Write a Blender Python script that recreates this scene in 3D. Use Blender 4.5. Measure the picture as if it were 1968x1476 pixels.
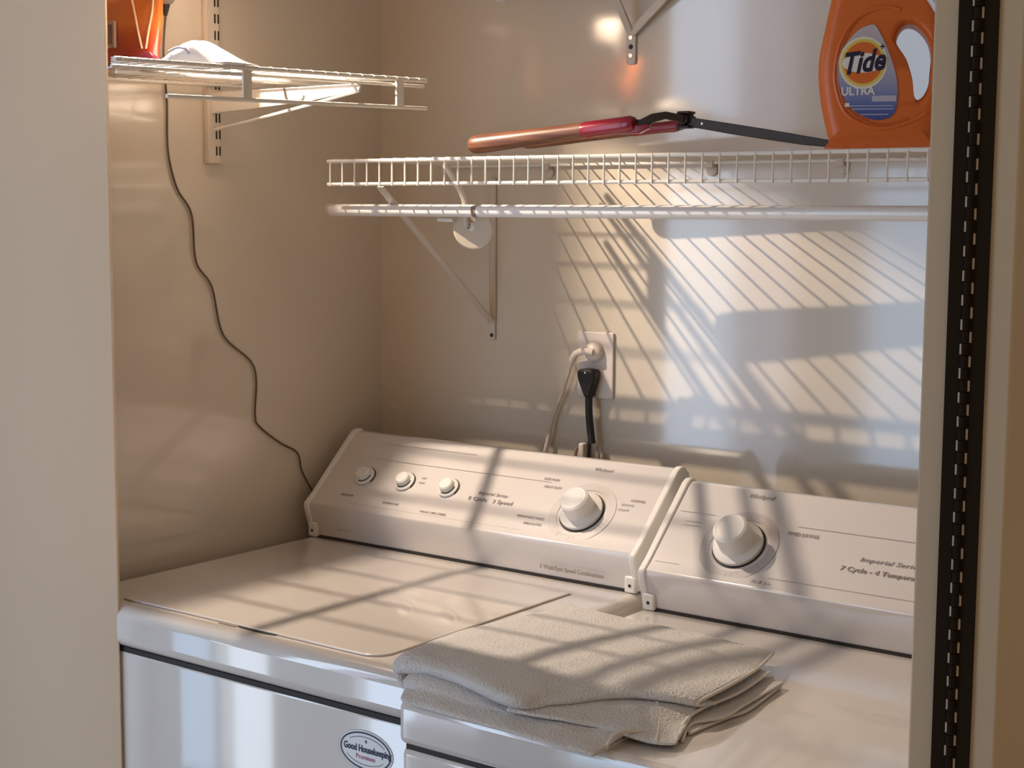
import bpy, bmesh, math, random
from mathutils import Vector, Matrix
random.seed(7)
for o in list(bpy.data.objects): bpy.data.objects.remove(o)
SC = bpy.context.scene
COL = SC.collection
PI = math.pi

# ------------------------------------------------------------------ camera
cam_d = bpy.data.cameras.new('camera'); cam = bpy.data.objects.new('camera', cam_d); COL.objects.link(cam)
SC.camera = cam
YAW, PITCH, ROLL, FPX = math.radians(36.6673), math.radians(6.3124), math.radians(0.367), 2967.1
fwd = Vector((-math.sin(YAW)*math.cos(PITCH), math.cos(YAW)*math.cos(PITCH), -math.sin(PITCH)))
rt = Vector((math.cos(YAW), math.sin(YAW), 0)); up = rt.cross(fwd)
r2 = rt*math.cos(ROLL) + up*math.sin(ROLL); u2 = -rt*math.sin(ROLL) + up*math.cos(ROLL)
M = Matrix((r2, u2, -fwd)).transposed().to_4x4(); M.translation = (1.87179, -1.41783, 1.47639)
cam.matrix_world = M
cam_d.sensor_fit = 'HORIZONTAL'; cam_d.sensor_width = 36; cam_d.lens = 36*FPX/1968
cam_d.clip_start = 0.02; cam_d.clip_end = 50

# ------------------------------------------------------------------ world, lights, exposure
SC.view_settings.view_transform = 'Standard'; SC.view_settings.look = 'None'
SC.view_settings.gamma = 1; SC.view_settings.use_curve_mapping = False
SC.view_settings.exposure = 0.12
w = bpy.data.worlds.new('world'); SC.world = w; w.use_nodes = True
w.node_tree.nodes['Background'].inputs['Color'].default_value = (1.0, 0.71, 0.46, 1)
w.node_tree.nodes['Background'].inputs['Strength'].default_value = 0.285
# the bulb of the plug-in lamp fixed above the left shelf
LAMP = Vector((0.065, 0.15, 1.91))
ld = bpy.data.lights.new('bulb_light', 'POINT'); ld.energy = 44; ld.shadow_soft_size = 0.004
ld.color = (1.0, 0.81, 0.63)
lo = bpy.data.objects.new('bulb_light', ld); COL.objects.link(lo); lo.location = LAMP

# ------------------------------------------------------------------ materials
def mat(name, col, rough=0.5, metal=0.0, spec=0.5, noise=0.0, nscale=60, bump=0.0, bscale=300, bdist=0.001, coat=0.0, crough=0.12, cior=1.5, emit=None, estr=0, sheen=0):
    m = bpy.data.materials.new(name); m.use_nodes = True; nt = m.node_tree; b = nt.nodes['Principled BSDF']
    b.inputs['Base Color'].default_value = (*col, 1); b.inputs['Roughness'].default_value = rough
    b.inputs['Metallic'].default_value = metal; b.inputs['Specular IOR Level'].default_value = spec
    b.inputs['Coat Weight'].default_value = coat; b.inputs['Coat Roughness'].default_value = crough; b.inputs['Coat IOR'].default_value = cior
    b.inputs['Sheen Weight'].default_value = sheen
    if emit: b.inputs['Emission Color'].default_value = (*emit, 1); b.inputs['Emission Strength'].default_value = estr
    if noise or bump:
        tc = nt.nodes.new('ShaderNodeTexCoord')
    if noise:
        n = nt.nodes.new('ShaderNodeTexNoise'); n.inputs['Scale'].default_value = nscale; n.inputs['Detail'].default_value = 4
        nt.links.new(tc.outputs['Object'], n.inputs['Vector'])
        mr = nt.nodes.new('ShaderNodeMapRange'); mr.inputs['To Min'].default_value = 1-noise; mr.inputs['To Max'].default_value = 1+noise
        nt.links.new(n.outputs['Fac'], mr.inputs['Value'])
        vm = nt.nodes.new('ShaderNodeVectorMath'); vm.operation = 'SCALE'; vm.inputs[0].default_value = col
        nt.links.new(mr.outputs['Result'], vm.inputs['Scale']); nt.links.new(vm.outputs['Vector'], b.inputs['Base Color'])
    if bump:
        n2 = nt.nodes.new('ShaderNodeTexNoise'); n2.inputs['Scale'].default_value = bscale; n2.inputs['Detail'].default_value = 3
        nt.links.new(tc.outputs['Object'], n2.inputs['Vector'])
        bp = nt.nodes.new('ShaderNodeBump'); bp.inputs['Strength'].default_value = bump; bp.inputs['Distance'].default_value = bdist
        nt.links.new(n2.outputs['Fac'], bp.inputs['Height']); nt.links.new(bp.outputs['Normal'], b.inputs['Normal'])
    return m
def grad(name, z0, z1, stops, rough=0.4, spec=0.5, axis='Z', metal=0):
    """a printed colour change along one object axis (local metres)"""
    m = mat(name, (1, 1, 1), rough, metal, spec); nt = m.node_tree
    tc = nt.nodes.new('ShaderNodeTexCoord'); sx = nt.nodes.new('ShaderNodeSeparateXYZ'); mr = nt.nodes.new('ShaderNodeMapRange')
    mr.inputs['From Min'].default_value = z0; mr.inputs['From Max'].default_value = z1
    cr = nt.nodes.new('ShaderNodeValToRGB')
    nt.links.new(tc.outputs['Object'], sx.inputs[0]); nt.links.new(sx.outputs[axis], mr.inputs['Value']); nt.links.new(mr.outputs['Result'], cr.inputs['Fac'])
    el = cr.color_ramp.elements
    while len(el) > 1: el.remove(el[-1])
    el[0].position = stops[0][0]; el[0].color = (*stops[0][1], 1)
    for p, c in stops[1:]:
        e = el.new(p); e.color = (*c, 1)
    nt.links.new(cr.outputs['Color'], nt.nodes['Principled BSDF'].inputs['Base Color'])
    return m
m_wall = mat('wall_paint', (0.64, 0.565, 0.46), 0.40, spec=0.5, noise=0.03, nscale=3, coat=0.9, crough=0.09, cior=1.8)
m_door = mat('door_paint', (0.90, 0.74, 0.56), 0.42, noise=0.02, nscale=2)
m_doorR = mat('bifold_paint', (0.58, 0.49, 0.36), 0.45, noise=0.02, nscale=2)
m_floor = mat('floor_vinyl', (0.40, 0.33, 0.26), 0.45, noise=0.1, nscale=12)
m_ceil = mat('ceiling_paint', (0.75, 0.73, 0.70), 0.7)
m_white = mat('enamel', (0.71, 0.665, 0.625), 0.25, spec=0.5, noise=0.01, nscale=5, coat=1.0, crough=0.05, cior=1.9)
m_console = mat('console_enamel', (0.70, 0.66, 0.64), 0.3, spec=0.5, coat=1.0, crough=0.15, cior=1.7)
m_plastic = mat('white_plastic', (0.82, 0.80, 0.76), 0.35)
m_knob = mat('knob_plastic', (0.78, 0.76, 0.73), 0.45)
m_ring = mat('dial_scale_print', (0.50, 0.46, 0.45), 0.35)
m_dark = mat('dark_gap', (0.02, 0.015, 0.012), 0.6)
m_seam = mat('seam_shadow_rubber', (0.25, 0.19, 0.15), 0.6)
m_ink = mat('grey_ink', (0.30, 0.26, 0.25), 0.5)
m_ink2 = mat('pale_grey_ink', (0.46, 0.42, 0.40), 0.5)
m_navy = mat('navy_ink', (0.012, 0.012, 0.05), 0.4)
m_red = mat('red_ink', (0.5, 0.12, 0.16), 0.4)
m_badge = mat('badge_white', (0.80, 0.82, 0.84), 0.3)
m_wire = mat('vinyl_coated_wire', (0.83, 0.79, 0.72), 0.28, spec=0.6)
m_rod = mat('white_enamel_tube', (0.84, 0.81, 0.78), 0.2, spec=0.8)
m_bracket = mat('bracket_paint', (0.62, 0.55, 0.46), 0.35)
m_steel = mat('screw_steel', (0.75, 0.72, 0.68), 0.25, metal=1)
m_outlet = mat('outlet_plastic', (0.70, 0.62, 0.56), 0.4)
m_ivory = mat('ivory_cord', (0.62, 0.52, 0.40), 0.5)
m_black = mat('black_rubber', (0.012, 0.008, 0.007), 0.55)
m_cord = mat('brown_cord', (0.13, 0.085, 0.05), 0.55)
m_towel = mat('terry_cotton', (0.72, 0.70, 0.68), 0.95, spec=0.15, noise=0.06, nscale=90, bump=1.0, bscale=320, bdist=0.003, sheen=0.2)
m_hem = mat('towel_hem', (0.78, 0.74, 0.70), 0.9, spec=0.15, bump=0.5, bscale=1200)
m_wood = mat('stained_wood', (0.33, 0.13, 0.07), 0.4)
m_redm = mat('red_ferrule_paint', (0.28, 0.008, 0.028), 0.22, spec=0.7)
m_iron = mat('dark_blade_steel', (0.045, 0.032, 0.025), 0.45, metal=0.5, noise=0.2, nscale=40)
m_orange = mat('orange_bottle_plastic', (0.72, 0.16, 0.028), 0.33, spec=0.5)
m_orange2 = mat('orange_groove_shade', (0.60, 0.12, 0.02), 0.35)  # darker copy of the bottle plastic, groove shade put into the colour
m_cap = mat('bottle_cap_plastic', (0.72, 0.74, 0.80), 0.3)
m_yellow = mat('logo_yellow', (0.80, 0.62, 0.12), 0.4); m_cream = mat('logo_cream', (0.85, 0.82, 0.62), 0.4)
m_logo = mat('logo_orange', (0.75, 0.17, 0.03), 0.4); m_logow = mat('logo_white', (0.85, 0.83, 0.80), 0.4)
m_pack = mat('white_film', (0.74, 0.72, 0.72), 0.25, spec=0.6); m_crim = mat('crimson_film', (0.45, 0.04, 0.09), 0.3, spec=0.6)
m_lavp = mat('lavender_print', (0.42, 0.38, 0.46), 0.35)
m_hinge = mat('bronze_hinge', (0.022, 0.015, 0.009), 0.85, spec=0.12)
# wood grain along the shears' handle
nt = m_wood.node_tree; tc = nt.nodes.new('ShaderNodeTexCoord'); mp = nt.nodes.new('ShaderNodeMapping'); mp.inputs['Scale'].default_value = (6, 90, 90)
nz = nt.nodes.new('ShaderNodeTexNoise'); nz.inputs['Scale'].default_value = 2; cr = nt.nodes.new('ShaderNodeValToRGB')
cr.color_ramp.elements[0].color = (0.10, 0.032, 0.015, 1); cr.color_ramp.elements[1].color = (0.24, 0.095, 0.045, 1)
cr.color_ramp.elements[0].position = .3; cr.color_ramp.elements[1].position = .7
nt.links.new(tc.outputs['Object'], mp.inputs[0]); nt.links.new(mp.outputs[0], nz.inputs['Vector']); nt.links.new(nz.outputs['Fac'], cr.inputs[0])
nt.links.new(cr.outputs[0], nt.nodes['Principled BSDF'].inputs['Base Color'])

# ------------------------------------------------------------------ helpers
def world_loc(o):
    L = Vector((0, 0, 0))
    while o is not None: L += o.location; o = o.parent
    return L
def thing(name, label, cat, loc, group=None):
    o = bpy.data.objects.new(name, None); COL.objects.link(o); o.location = loc; o.empty_display_size = .05
    o['label'] = label; o['category'] = cat
    if group: o['group'] = group
    return o
def obj(name, bm, m, parent=None, smooth=True, label=None, bevel=0, seg=2, angle=35, subsurf=0, solid=0, loc=None):
    """mesh given in world coordinates; children keep world position"""
    L = world_loc(parent) if parent else Vector(loc) if loc else Vector((0, 0, 0))
    bmesh.ops.recalc_face_normals(bm, faces=bm.faces)
    bmesh.ops.translate(bm, verts=bm.verts, vec=-L)
    me = bpy.data.meshes.new(name); bm.to_mesh(me); bm.free()
    for mm in (m if isinstance(m, (list, tuple)) else [m]): me.materials.append(mm)
    o = bpy.data.objects.new(name, me); COL.objects.link(o)
    if parent: o.parent = parent
    elif loc: o.location = loc
    if smooth:
        for p in me.polygons: p.use_smooth = True
        try: me.set_sharp_from_angle(angle=math.radians(angle))
        except Exception: pass
    if solid:
        s = o.modifiers.new('solid', 'SOLIDIFY'); s.thickness = solid; s.offset = 0
    if bevel:
        b = o.modifiers.new('bevel', 'BEVEL'); b.width = bevel; b.segments = seg; b.limit_method = 'ANGLE'; b.angle_limit = math.radians(angle); b.harden_normals = False
    if subsurf:
        s = o.modifiers.new('sub', 'SUBSURF'); s.levels = subsurf; s.render_levels = subsurf
    if label: o['label'] = label
    return o
def tag(o, label, cat, group=None):
    o['label'] = label; o['category'] = cat
    if group: o['group'] = group
    return o
def BM(): return bmesh.new()
def box(bm, x0, x1, y0, y1, z0, z1):
    vs = [bm.verts.new((x, y, z)) for x in (x0, x1) for y in (y0, y1) for z in (z0, z1)]
    for f in ((0,1,3,2),(4,6,7,5),(0,4,5,1),(2,3,7,6),(0,2,6,4),(1,5,7,3)): bm.faces.new([vs[i] for i in f])
    return bm
def boxm(*a): return box(BM(), *a)
def tube(bm, pts, r, n=8, cap=True, radii=None):
    pts = [Vector(p) for p in pts]; rings = []
    T = []
    for i in range(len(pts)):
        a = pts[max(i-1, 0)]; b = pts[min(i+1, len(pts)-1)]; T.append((b-a).normalized())
    nrm = T[0].orthogonal().normalized()
    for i, p in enumerate(pts):
        t = T[i]; nrm = (nrm - t*nrm.dot(t)).normalized(); bn = t.cross(nrm); rr = radii[i] if radii else r
        rings.append([bm.verts.new(p + (nrm*math.cos(2*PI*k/n) + bn*math.sin(2*PI*k/n))*rr) for k in range(n)])
    for i in range(len(rings)-1):
        for k in range(n): bm.faces.new((rings[i][k], rings[i][(k+1) % n], rings[i+1][(k+1) % n], rings[i+1][k]))
    if cap: bm.faces.new(rings[0][::-1]); bm.faces.new(rings[-1])
    return bm
def smoothpts(pts, n=6):
    pts = [Vector(p) for p in pts]; out = []
    for i in range(len(pts)-1):
        p0 = pts[max(i-1, 0)]; p1 = pts[i]; p2 = pts[i+1]; p3 = pts[min(i+2, len(pts)-1)]
        for k in range(n):
            t = k/n
            out.append(0.5*((2*p1) + (-p0+p2)*t + (2*p0-5*p1+4*p2-p3)*t*t + (-p0+3*p1-3*p2+p3)*t**3))
    out.append(pts[-1]); return out
def prism(bm, prof, axis, a0, a1):
    """extrude a closed 2-D profile along an axis: 'x' profile is (y,z), 'y' profile is (x,z), 'z' profile is (x,y)"""
    def P(c, a): return {'x': (a, c[0], c[1]), 'y': (c[0], a, c[1]), 'z': (c[0], c[1], a)}[axis]
    A = [bm.verts.new(P(c, a0)) for c in prof]; B = [bm.verts.new(P(c, a1)) for c in prof]
    n = len(prof)
    for i in range(n): bm.faces.new((A[i], A[(i+1) % n], B[(i+1) % n], B[i]))
    bm.faces.new(A[::-1]); bm.faces.new(B); return bm
def lathe(bm, O, ax, prof, n=32):
    """prof = [(radius, height along ax)]"""
    ax = Vector(ax).normalized(); u = ax.orthogonal().normalized(); v = ax.cross(u); O = Vector(O); R = []
    for r, h in prof:
        if r < 1e-6: R.append([bm.verts.new(O+ax*h)])
        else: R.append([bm.verts.new(O+ax*h+(u*math.cos(2*PI*k/n)+v*math.sin(2*PI*k/n))*r) for k in range(n)])
    for a, b in zip(R[:-1], R[1:]):
        for k in range(n):
            k2 = (k+1) % n
            if len(a) == 1 and len(b) == 1: continue
            if len(a) == 1: bm.faces.new((a[0], b[k], b[k2]))
            elif len(b) == 1: bm.faces.new((a[k], b[0], a[k2]))
            else: bm.faces.new((a[k], b[k], b[k2], a[k2]))
    return bm
def annulus(bm, O, ax, r0, r1, h=0.0004, n=48, a0=0, a1=2*PI, ux=None):
    ax = Vector(ax).normalized(); u = (Vector(ux) if ux else ax.orthogonal()).normalized(); v = ax.cross(u); O = Vector(O)
    full = abs(a1-a0-2*PI) < 1e-6; cnt = n if full else n+1; L = []
    for k in range(cnt):
        t = a0+(a1-a0)*k/n; d = u*math.cos(t)+v*math.sin(t)
        L.append([bm.verts.new(O+d*r+ax*hh) for r, hh in ((r0, 0), (r0, h), (r1, h), (r1, 0))])
    for k in range(n):
        A = L[k]; B = L[(k+1) % cnt]
        for j in range(4): bm.faces.new((A[j], A[(j+1) % 4], B[(j+1) % 4], B[j]))
    if not full: bm.faces.new(L[0]); bm.faces.new(L[-1][::-1])
    return bm
def grid(rows, sub=1):
    """surface through rows of control points"""
    bm = BM(); V = [[bm.verts.new(p) for p in r] for r in rows]
    for i in range(len(V)-1):
        for j in range(len(V[0])-1): bm.faces.new((V[i][j], V[i][j+1], V[i+1][j+1], V[i+1][j]))
    return bm
def dense(rows, n=5, m=5):
    R = [smoothpts(r, n) for r in rows]; cols = list(zip(*R)); C = [smoothpts(list(c), m) for c in cols]
    return [list(r) for r in zip(*C)]
def text(body, O, X, Y, size, m, parent, extr=0.0002, shear=0.0, bold=0.0, align='CENTER', name='lettering', space=1.0, fit=None, label=None):
    """flat lettering: O is the middle of the base line, X reading direction, Y up"""
    cu = bpy.data.curves.new('txt', 'FONT'); cu.body = body; cu.size = size; cu.extrude = extr; cu.shear = shear; cu.offset = bold
    cu.align_x = align; cu.align_y = 'CENTER'; cu.space_character = space; cu.resolution_u = 3
    to = bpy.data.objects.new('txt', cu); COL.objects.link(to)
    dg = bpy.context.evaluated_depsgraph_get(); me = bpy.data.meshes.new_from_object(to.evaluated_get(dg))
    bpy.data.objects.remove(to)
    X = Vector(X).normalized(); Y = Vector(Y).normalized(); Z = X.cross(Y); O = Vector(O)
    xs = [v.co.x for v in me.vertices]; k = 1.0
    if fit and xs: k = fit/(max(xs)-min(xs))
    L = world_loc(parent)
    for v in me.vertices:
        c = v.co.copy(); v.co = O + X*c.x*k + Y*c.y + Z*(c.z+extr) - L
    me.materials.clear(); me.materials.append(m)
    o = bpy.data.objects.new(name, me); COL.objects.link(o); o.parent = parent
    if label: o['label'] = label
    return o
def struct(name, bm, m, **k):
    o = obj(name, bm, m, **k); o['kind'] = 'structure'; return o

# ------------------------------------------------------------------ the room shell
struct('floor', box(boxm(-3.2, 3.4, -2.6, 0.90, -0.3, -0.2), -0.2, 1.8, -0.30, 0.90, -0.2, 0), m_floor, smooth=False)
struct('wall_back', boxm(-0.15, 1.75, 0.73, 0.85, 0, 2.42), m_wall, smooth=False)
struct('wall_left', boxm(-0.15, -0.03, -0.14, 0.73, 0, 2.42), m_wall, smooth=False)
struct('wall_right', boxm(1.63, 1.75, -0.14, 0.73, 0, 2.42), m_wall, smooth=False)
struct('ceiling', boxm(-0.15, 1.75, -0.14, 0.85, 2.42, 2.5), m_ceil, smooth=False)
struct('trim_1', boxm(-0.9, -0.03, -0.26, -0.14, 0, 2.42), m_wall, smooth=False)
# left door leaf, standing open at an angle against the opening's edge
def angled_leaf(bm, a, b, t, z0, z1):
    a = Vector((*a, 0)); b = Vector((*b, 0)); d = (b-a).normalized(); n = Vector((-d.y, d.x, 0))*t
    pr = [a, b, b+n, a+n]
    return prism(bm, [(q.x, q.y) for q in pr], 'z', z0, z1)
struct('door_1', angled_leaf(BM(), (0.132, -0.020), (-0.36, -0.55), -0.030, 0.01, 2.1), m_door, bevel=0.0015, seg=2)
# wall of the room behind the camera with tall glazed panes
rw = BM()
for a_, b_ in ((-3.2, -1.70), (-1.45, -1.42), (-1.21, -0.88), (-0.36, -0.13), (0.35, 0.9)): box(rw, a_, b_, -1.72, -1.62, -0.2, 2.42)
box(rw, -1.70, -1.21, -1.72, -1.62, 0.75, 2.42); box(rw, -1.21, 0.35, -1.72, -1.62, 2.3, 2.42); box(rw, -0.60, 0.35, -1.72, -1.62, -0.2, 0.2)
struct('wall_room', rw, m_wall, smooth=False)
def pane(i, x0, x1, col, st, z0=0.0, z1=2.25):
    m = mat('daylit_glass_%d' % i, (0.1, 0.1, 0.1), 0.1, emit=col, estr=st)
    struct('window_%d' % i, boxm(x0, x1, -1.68, -1.67, z0, z1), m, smooth=False)
pane(1, -1.70, -1.45, (0.45, 0.70, 1.0), 2.0, -0.2, 0.75)
pane(2, -1.42, -1.21, (0.78, 0.88, 1.0), 3.6, -0.2, 0.75)
pane(3, -0.88, -0.60, (0.62, 0.78, 1.0), 4.2, -0.2, 2.3)
pane(4, -0.60, -0.36, (0.72, 0.76, 1.0), 1.5, 0.2, 2.3)
pane(5, -0.12, 0.35, (0.50, 0.72, 1.0), 3.2, 0.2, 2.3)

# ------------------------------------------------------------------ right bifold door with its long hinge
HY = -0.36
def hinge_door():
    xa0, xm, xb1 = 1.4495, 1.4830, 1.5150
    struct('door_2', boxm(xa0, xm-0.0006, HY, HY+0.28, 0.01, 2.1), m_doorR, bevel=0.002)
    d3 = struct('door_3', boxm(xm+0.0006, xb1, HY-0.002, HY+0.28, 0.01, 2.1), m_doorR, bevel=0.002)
    return xm, d3
xm, d3 = hinge_door()
hg = thing('piano_hinge', 'long dark bronze continuous hinge running down between the two right door panels', 'hinge', (xm, HY, 0.02))
LW = 0.0140; PIT = 0.0171; KR = 0.0042
def leaf(side):
    # a strip cut into alternating tongues beside the barrel, so the pale door shows through the gaps
    bm = BM(); y0, y1 = HY-0.0042, HY-0.0024; s = side
    a, b = (xm+s*0.0041, xm+s*LW)
    box(bm, min(a, b), max(a, b), y0, y1, 0.02, 2.09)
    k0 = 0; z = 0.02
    while z < 2.07:
        zz = z + (PIT/2 if s > 0 else 0)
        a2, b2 = (xm+s*0.0022, xm+s*0.0043)
        box(bm, min(a2, b2), max(a2, b2), y0, y1, zz, zz+PIT*0.50)
        z += PIT
    return bm
for s in (-1, 1):
    obj('hinge_leaf', leaf(s), m_hinge, hg, smooth=False)
kb = BM(); z = 0.02
while z < 2.07:
    for q in (0, 1):
        tube(kb, [(xm, HY-0.005, z+q*PIT/2+0.0003), (xm, HY-0.005, z+(q+1)*PIT/2-0.0003)], 0.0027, 8)
    z += PIT
o = obj('hinge_barrel', kb, m_hinge, hg); o['kind'] = 'stuff'
# thin cream plates added in the gaps, standing in for the pale door behind
slot0 = None; zs = []
z = 0.02
first = {}
for s in (-1, 1):
    z = 0.02 + (PIT/2 if s < 0 else 0)
    while z < 2.07:
        zs.append((s, z)); z += PIT
near = sorted([q for q in zs if 0.85 < q[1] < 2.08], key=lambda q: q[1])
me_slot = None
for s, z in near:
    cx = xm + s*0.0033
    if me_slot is None:
        so = obj('hinge_slot', boxm(cx-0.0008, cx+0.0008, HY-0.0046, HY-0.0041, z+0.0006, z+PIT/2-0.0006), mat('slot_cream', (0.62, 0.56, 0.48), 0.5), hg, smooth=False)
        me_slot = so; ref = (cx, z)
    else:
        c = me_slot.copy(); COL.objects.link(c); c.parent = hg; c.location = (cx-ref[0], 0, z-ref[1])

# ------------------------------------------------------------------ appliances
CK = 0.0588; CH = 0.1726
PN = Vector((0, -0.682105, 0.731254)); PS = Vector((0, 0.731254, 0.682105)); X1 = Vector((1, 0, 0))
def profile(yb, zb, o=0.0):
    """side outline of the control console"""
    return [(yb-o*0.3, zb+0.003), (yb-0.003-o*0.6, zb+0.020), (yb-0.0119-o, zb+CK-0.006), (yb-0.0115-o, zb+CK+0.002), (yb+0.006-o*0.6, zb+CK+0.0160+o*0.3),
            (yb+0.1060-o*0.3, zb+CH-0.0048+o), (yb+0.1140, zb+CH+o), (yb+0.125, zb+CH+o), (yb+0.140, zb+CH-0.008), (yb+0.150, zb+0.06), (yb+0.150, zb+0.003)]
def panelP(yb, zb, x, s, off=0.0):
    return Vector((x, yb-0.0119, zb+CK)) + PS*s + PN*off
def console(root, x0, x1, yb, zb):
    obj('console_body', prism(BM(), profile(yb, zb), 'x', x0+0.010, x1-0.010), m_console, root, bevel=0.002, seg=3, angle=25)
    obj('base_gap', boxm(x0+0.012, x1-0.012, yb-0.0035, yb+0.12, zb+0.0002, zb+0.0030), m_dark, root, smooth=False, label='dark gap under the console')
    for a, b, s in ((x0, x0+0.012, -1), (x1-0.012, x1, 1)):
        ec = obj('end_cap', prism(BM(), profile(yb, zb, 0.004), 'x', a, b), m_plastic, root, bevel=0.003, seg=3, angle=25)
        # foot tab with its screw
        fx = a+0.006 - s*0.008
        obj('foot_tab', boxm(fx-0.010, fx+0.010, yb-0.008, yb+0.004, zb+0.0005, zb+0.026), m_plastic, ec, bevel=0.003, seg=2)
        sc = BM(); lathe(sc, (fx, yb-0.008, zb+0.012), (0, -1, 0), [(0, 0.0008), (0.0024, 0.0008), (0.0026, 0)], 12)
        obj('foot_screw', sc, m_dark, ec, label='small dark screw')
def dial(root, yb, zb, x, s, r_ring, r_gap, r_cap, h, ticks=40, a_dark=(0, 2*PI)):
    O = panelP(yb, zb, x, s, 0.0)
    d = obj('timer_dial', lathe(BM(), O, PN, [(r_gap-0.001, 0.0005), (r_gap-0.001, 0.006), (r_gap-0.003, 0.0075), (r_cap+0.004, 0.0085), (r_cap+0.002, 0.010), (r_cap+0.001, h-0.003), (r_cap-0.001, h-0.0008), (r_cap-0.003, h), (0, h)], 48), m_knob, root, label='large round timer dial')
    obj('dial_scale', annulus(BM(), O, PN, r_gap+0.007, r_ring, 0.0003), m_ring, d, label='pale grey printed scale ring')
    obj('dial_gap', annulus(BM(), O, PN, r_gap-0.0012, r_gap+0.0016, 0.0010), m_dark, d, label='black ring round the dial')
    t = BM()
    for k in range(ticks):
        if k % 10 in (3, 4): continue
        a = 2*PI*k/ticks; dv = X1*math.cos(a)+PS*math.sin(a); sv = (-X1*math.sin(a)+PS*math.cos(a))*0.0007
        rr = r_gap+0.009; r1 = r_ring-0.004 - (k % 3)*0.003
        q = [O+PN*0.0005+dv*rr-sv, O+PN*0.0005+dv*r1-sv, O+PN*0.0005+dv*r1+sv, O+PN*0.0005+dv*rr+sv]
        t.faces.new([t.verts.new(p) for p in q])
    obj('scale_marks', t, m_ink2, d, smooth=False)
    # grip rim on the cap
    obj('cap_rim', annulus(BM(), O+PN*(h-0.0012), PN, r_cap-0.0045, r_cap-0.0030, 0.0016), m_plastic, d)
    return d
def small_knob(root, yb, zb, x, s, r=0.0135, h=0.015):
    O = panelP(yb, zb, x, s)
    k = obj('control_knob', lathe(BM(), O, PN, [(r+0.005, 0.0), (r+0.005, 0.003), (r+0.002, 0.005), (r, 0.006), (r-0.001, h-0.002), (r-0.003, h), (0, h)], 36), m_knob, root)
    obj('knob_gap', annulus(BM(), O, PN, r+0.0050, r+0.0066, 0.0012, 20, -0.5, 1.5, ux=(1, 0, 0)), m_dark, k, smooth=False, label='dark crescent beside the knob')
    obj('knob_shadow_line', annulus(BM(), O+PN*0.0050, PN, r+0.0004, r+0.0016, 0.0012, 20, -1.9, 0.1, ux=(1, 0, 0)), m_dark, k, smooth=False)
def line(bm, yb, zb, x0, x1, s, w=0.0006):
    q = [panelP(yb, zb, x0, s-w, 0.0003), panelP(yb, zb, x1, s-w, 0.0003), panelP(yb, zb, x1, s+w, 0.0003), panelP(yb, zb, x0, s+w, 0.0003)]
    bm.faces.new([bm.verts.new(p) for p in q])
def ptext(root, yb, zb, x, s, body, size, m=None, **k):
    text(body, panelP(yb, zb, x, s, 0.0002), X1, PS, size, m or m_ink, root, **k)

# ---- washer
DZ = 0.914; WYB = 0.502
wa = thing('washing_machine', 'white top-loading washing machine in the left corner with three small knobs and one dial', 'washer', (0.343, 0.32, 0))
obj('cabinet', boxm(0.004, 0.682, -0.014, 0.66, 0.012, 0.8500), m_white, wa, bevel=0.006, seg=3)
obj('cabinet_gap', boxm(0.006, 0.680, -0.0135, 0.655, 0.846, 0.8535), m_dark, wa, smooth=False, label='dark seam below the top panel')
obj('top_panel', boxm(0.0, 0.686, -0.022, 0.665, 0.8525, DZ), m_white, wa, bevel=0.017, seg=5)
def rrect(x0, x1, y0, y1, r, n=6, corners=(1, 1, 1, 1)):
    P = []
    for i, (cx, cy, a) in enumerate(((x1-r, y0+r, -PI/2), (x1-r, y1-r, 0), (x0+r, y1-r, PI/2), (x0+r, y0+r, PI))):
        rr = r if corners[i] else 0.004
        cx = (x1-rr) if i in (0, 1) else x0+rr; cy = (y0+rr) if i in (0, 3) else y1-rr
        for k in range(n+1): P.append((cx+rr*math.cos(a+PI/2*k/n), cy+rr*math.sin(a+PI/2*k/n)))
    return P
def rr_lid(x0, x1, y0, y1, z0, z1, r=0.03): return prism(BM(), rrect(x0, x1, y0, y1, r, 6, (1, 0, 0, 0)), 'z', z0, z1)
obj('lid_gap', rr_lid(0.1058, 0.6040, 0.0085, 0.4385, DZ-0.001, DZ+0.0006), m_seam, wa, smooth=False, label='thin seam round the lid')
lid = obj('lid', rr_lid(0.1075, 0.6022, 0.0100, 0.4368, DZ-0.001, DZ+0.0030), m_white, wa, bevel=0.0016, seg=3, label='flat lid of the washing machine')
hr = BM()
prism(hr, [(0.345, 0.0103), (0.352, 0.0060), (0.37, 0.0045), (0.405, 0.0045), (0.418, 0.0070), (0.423, 0.0103)], 'z', DZ-0.002, DZ+0.0012)
obj('finger_recess', hr, m_dark, lid, smooth=False, label='dark finger slot at the front of the lid')
obj('recess_notch', prism(BM(), [(0.310, 0.0105), (0.313, 0.004), (0.345, 0.003), (0.350, 0.0105)], 'z', DZ-0.002, DZ+0.0009), m_seam, lid, smooth=False)
console(wa, 0.003, 0.683, WYB, DZ)
for x in (0.0975, 0.1875, 0.2825): small_knob(wa, WYB, DZ, x, 0.0730)
dial(wa, WYB, DZ, 0.5535, 0.0640, 0.0570, 0.0365, 0.0225, 0.036)
b = BM()
line(b, WYB, DZ, 0.08, 0.47, 0.113, 0.0005); line(b, WYB, DZ, 0.10, 0.46, 0.0145, 0.0005); line(b, WYB, DZ, 0.25, 0.66, 0.0035, 0.0008)
line(b, WYB, DZ, 0.08, 0.30, 0.148, 0.0004)
obj('printed_line', b, m_ink2, wa, smooth=False)
ptext(wa, WYB, DZ, 0.374, 0.0735, 'Imperial Series', 0.0085, shear=0.3, fit=0.060)
ptext(wa, WYB, DZ, 0.376, 0.0605, '8 Cycle   3 Speed', 0.0095, bold=0.0002, fit=0.090)
ptext(wa, WYB, DZ, 0.467, 0.0405, 'PERMANENT PRESS', 0.006, fit=0.052)
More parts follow.
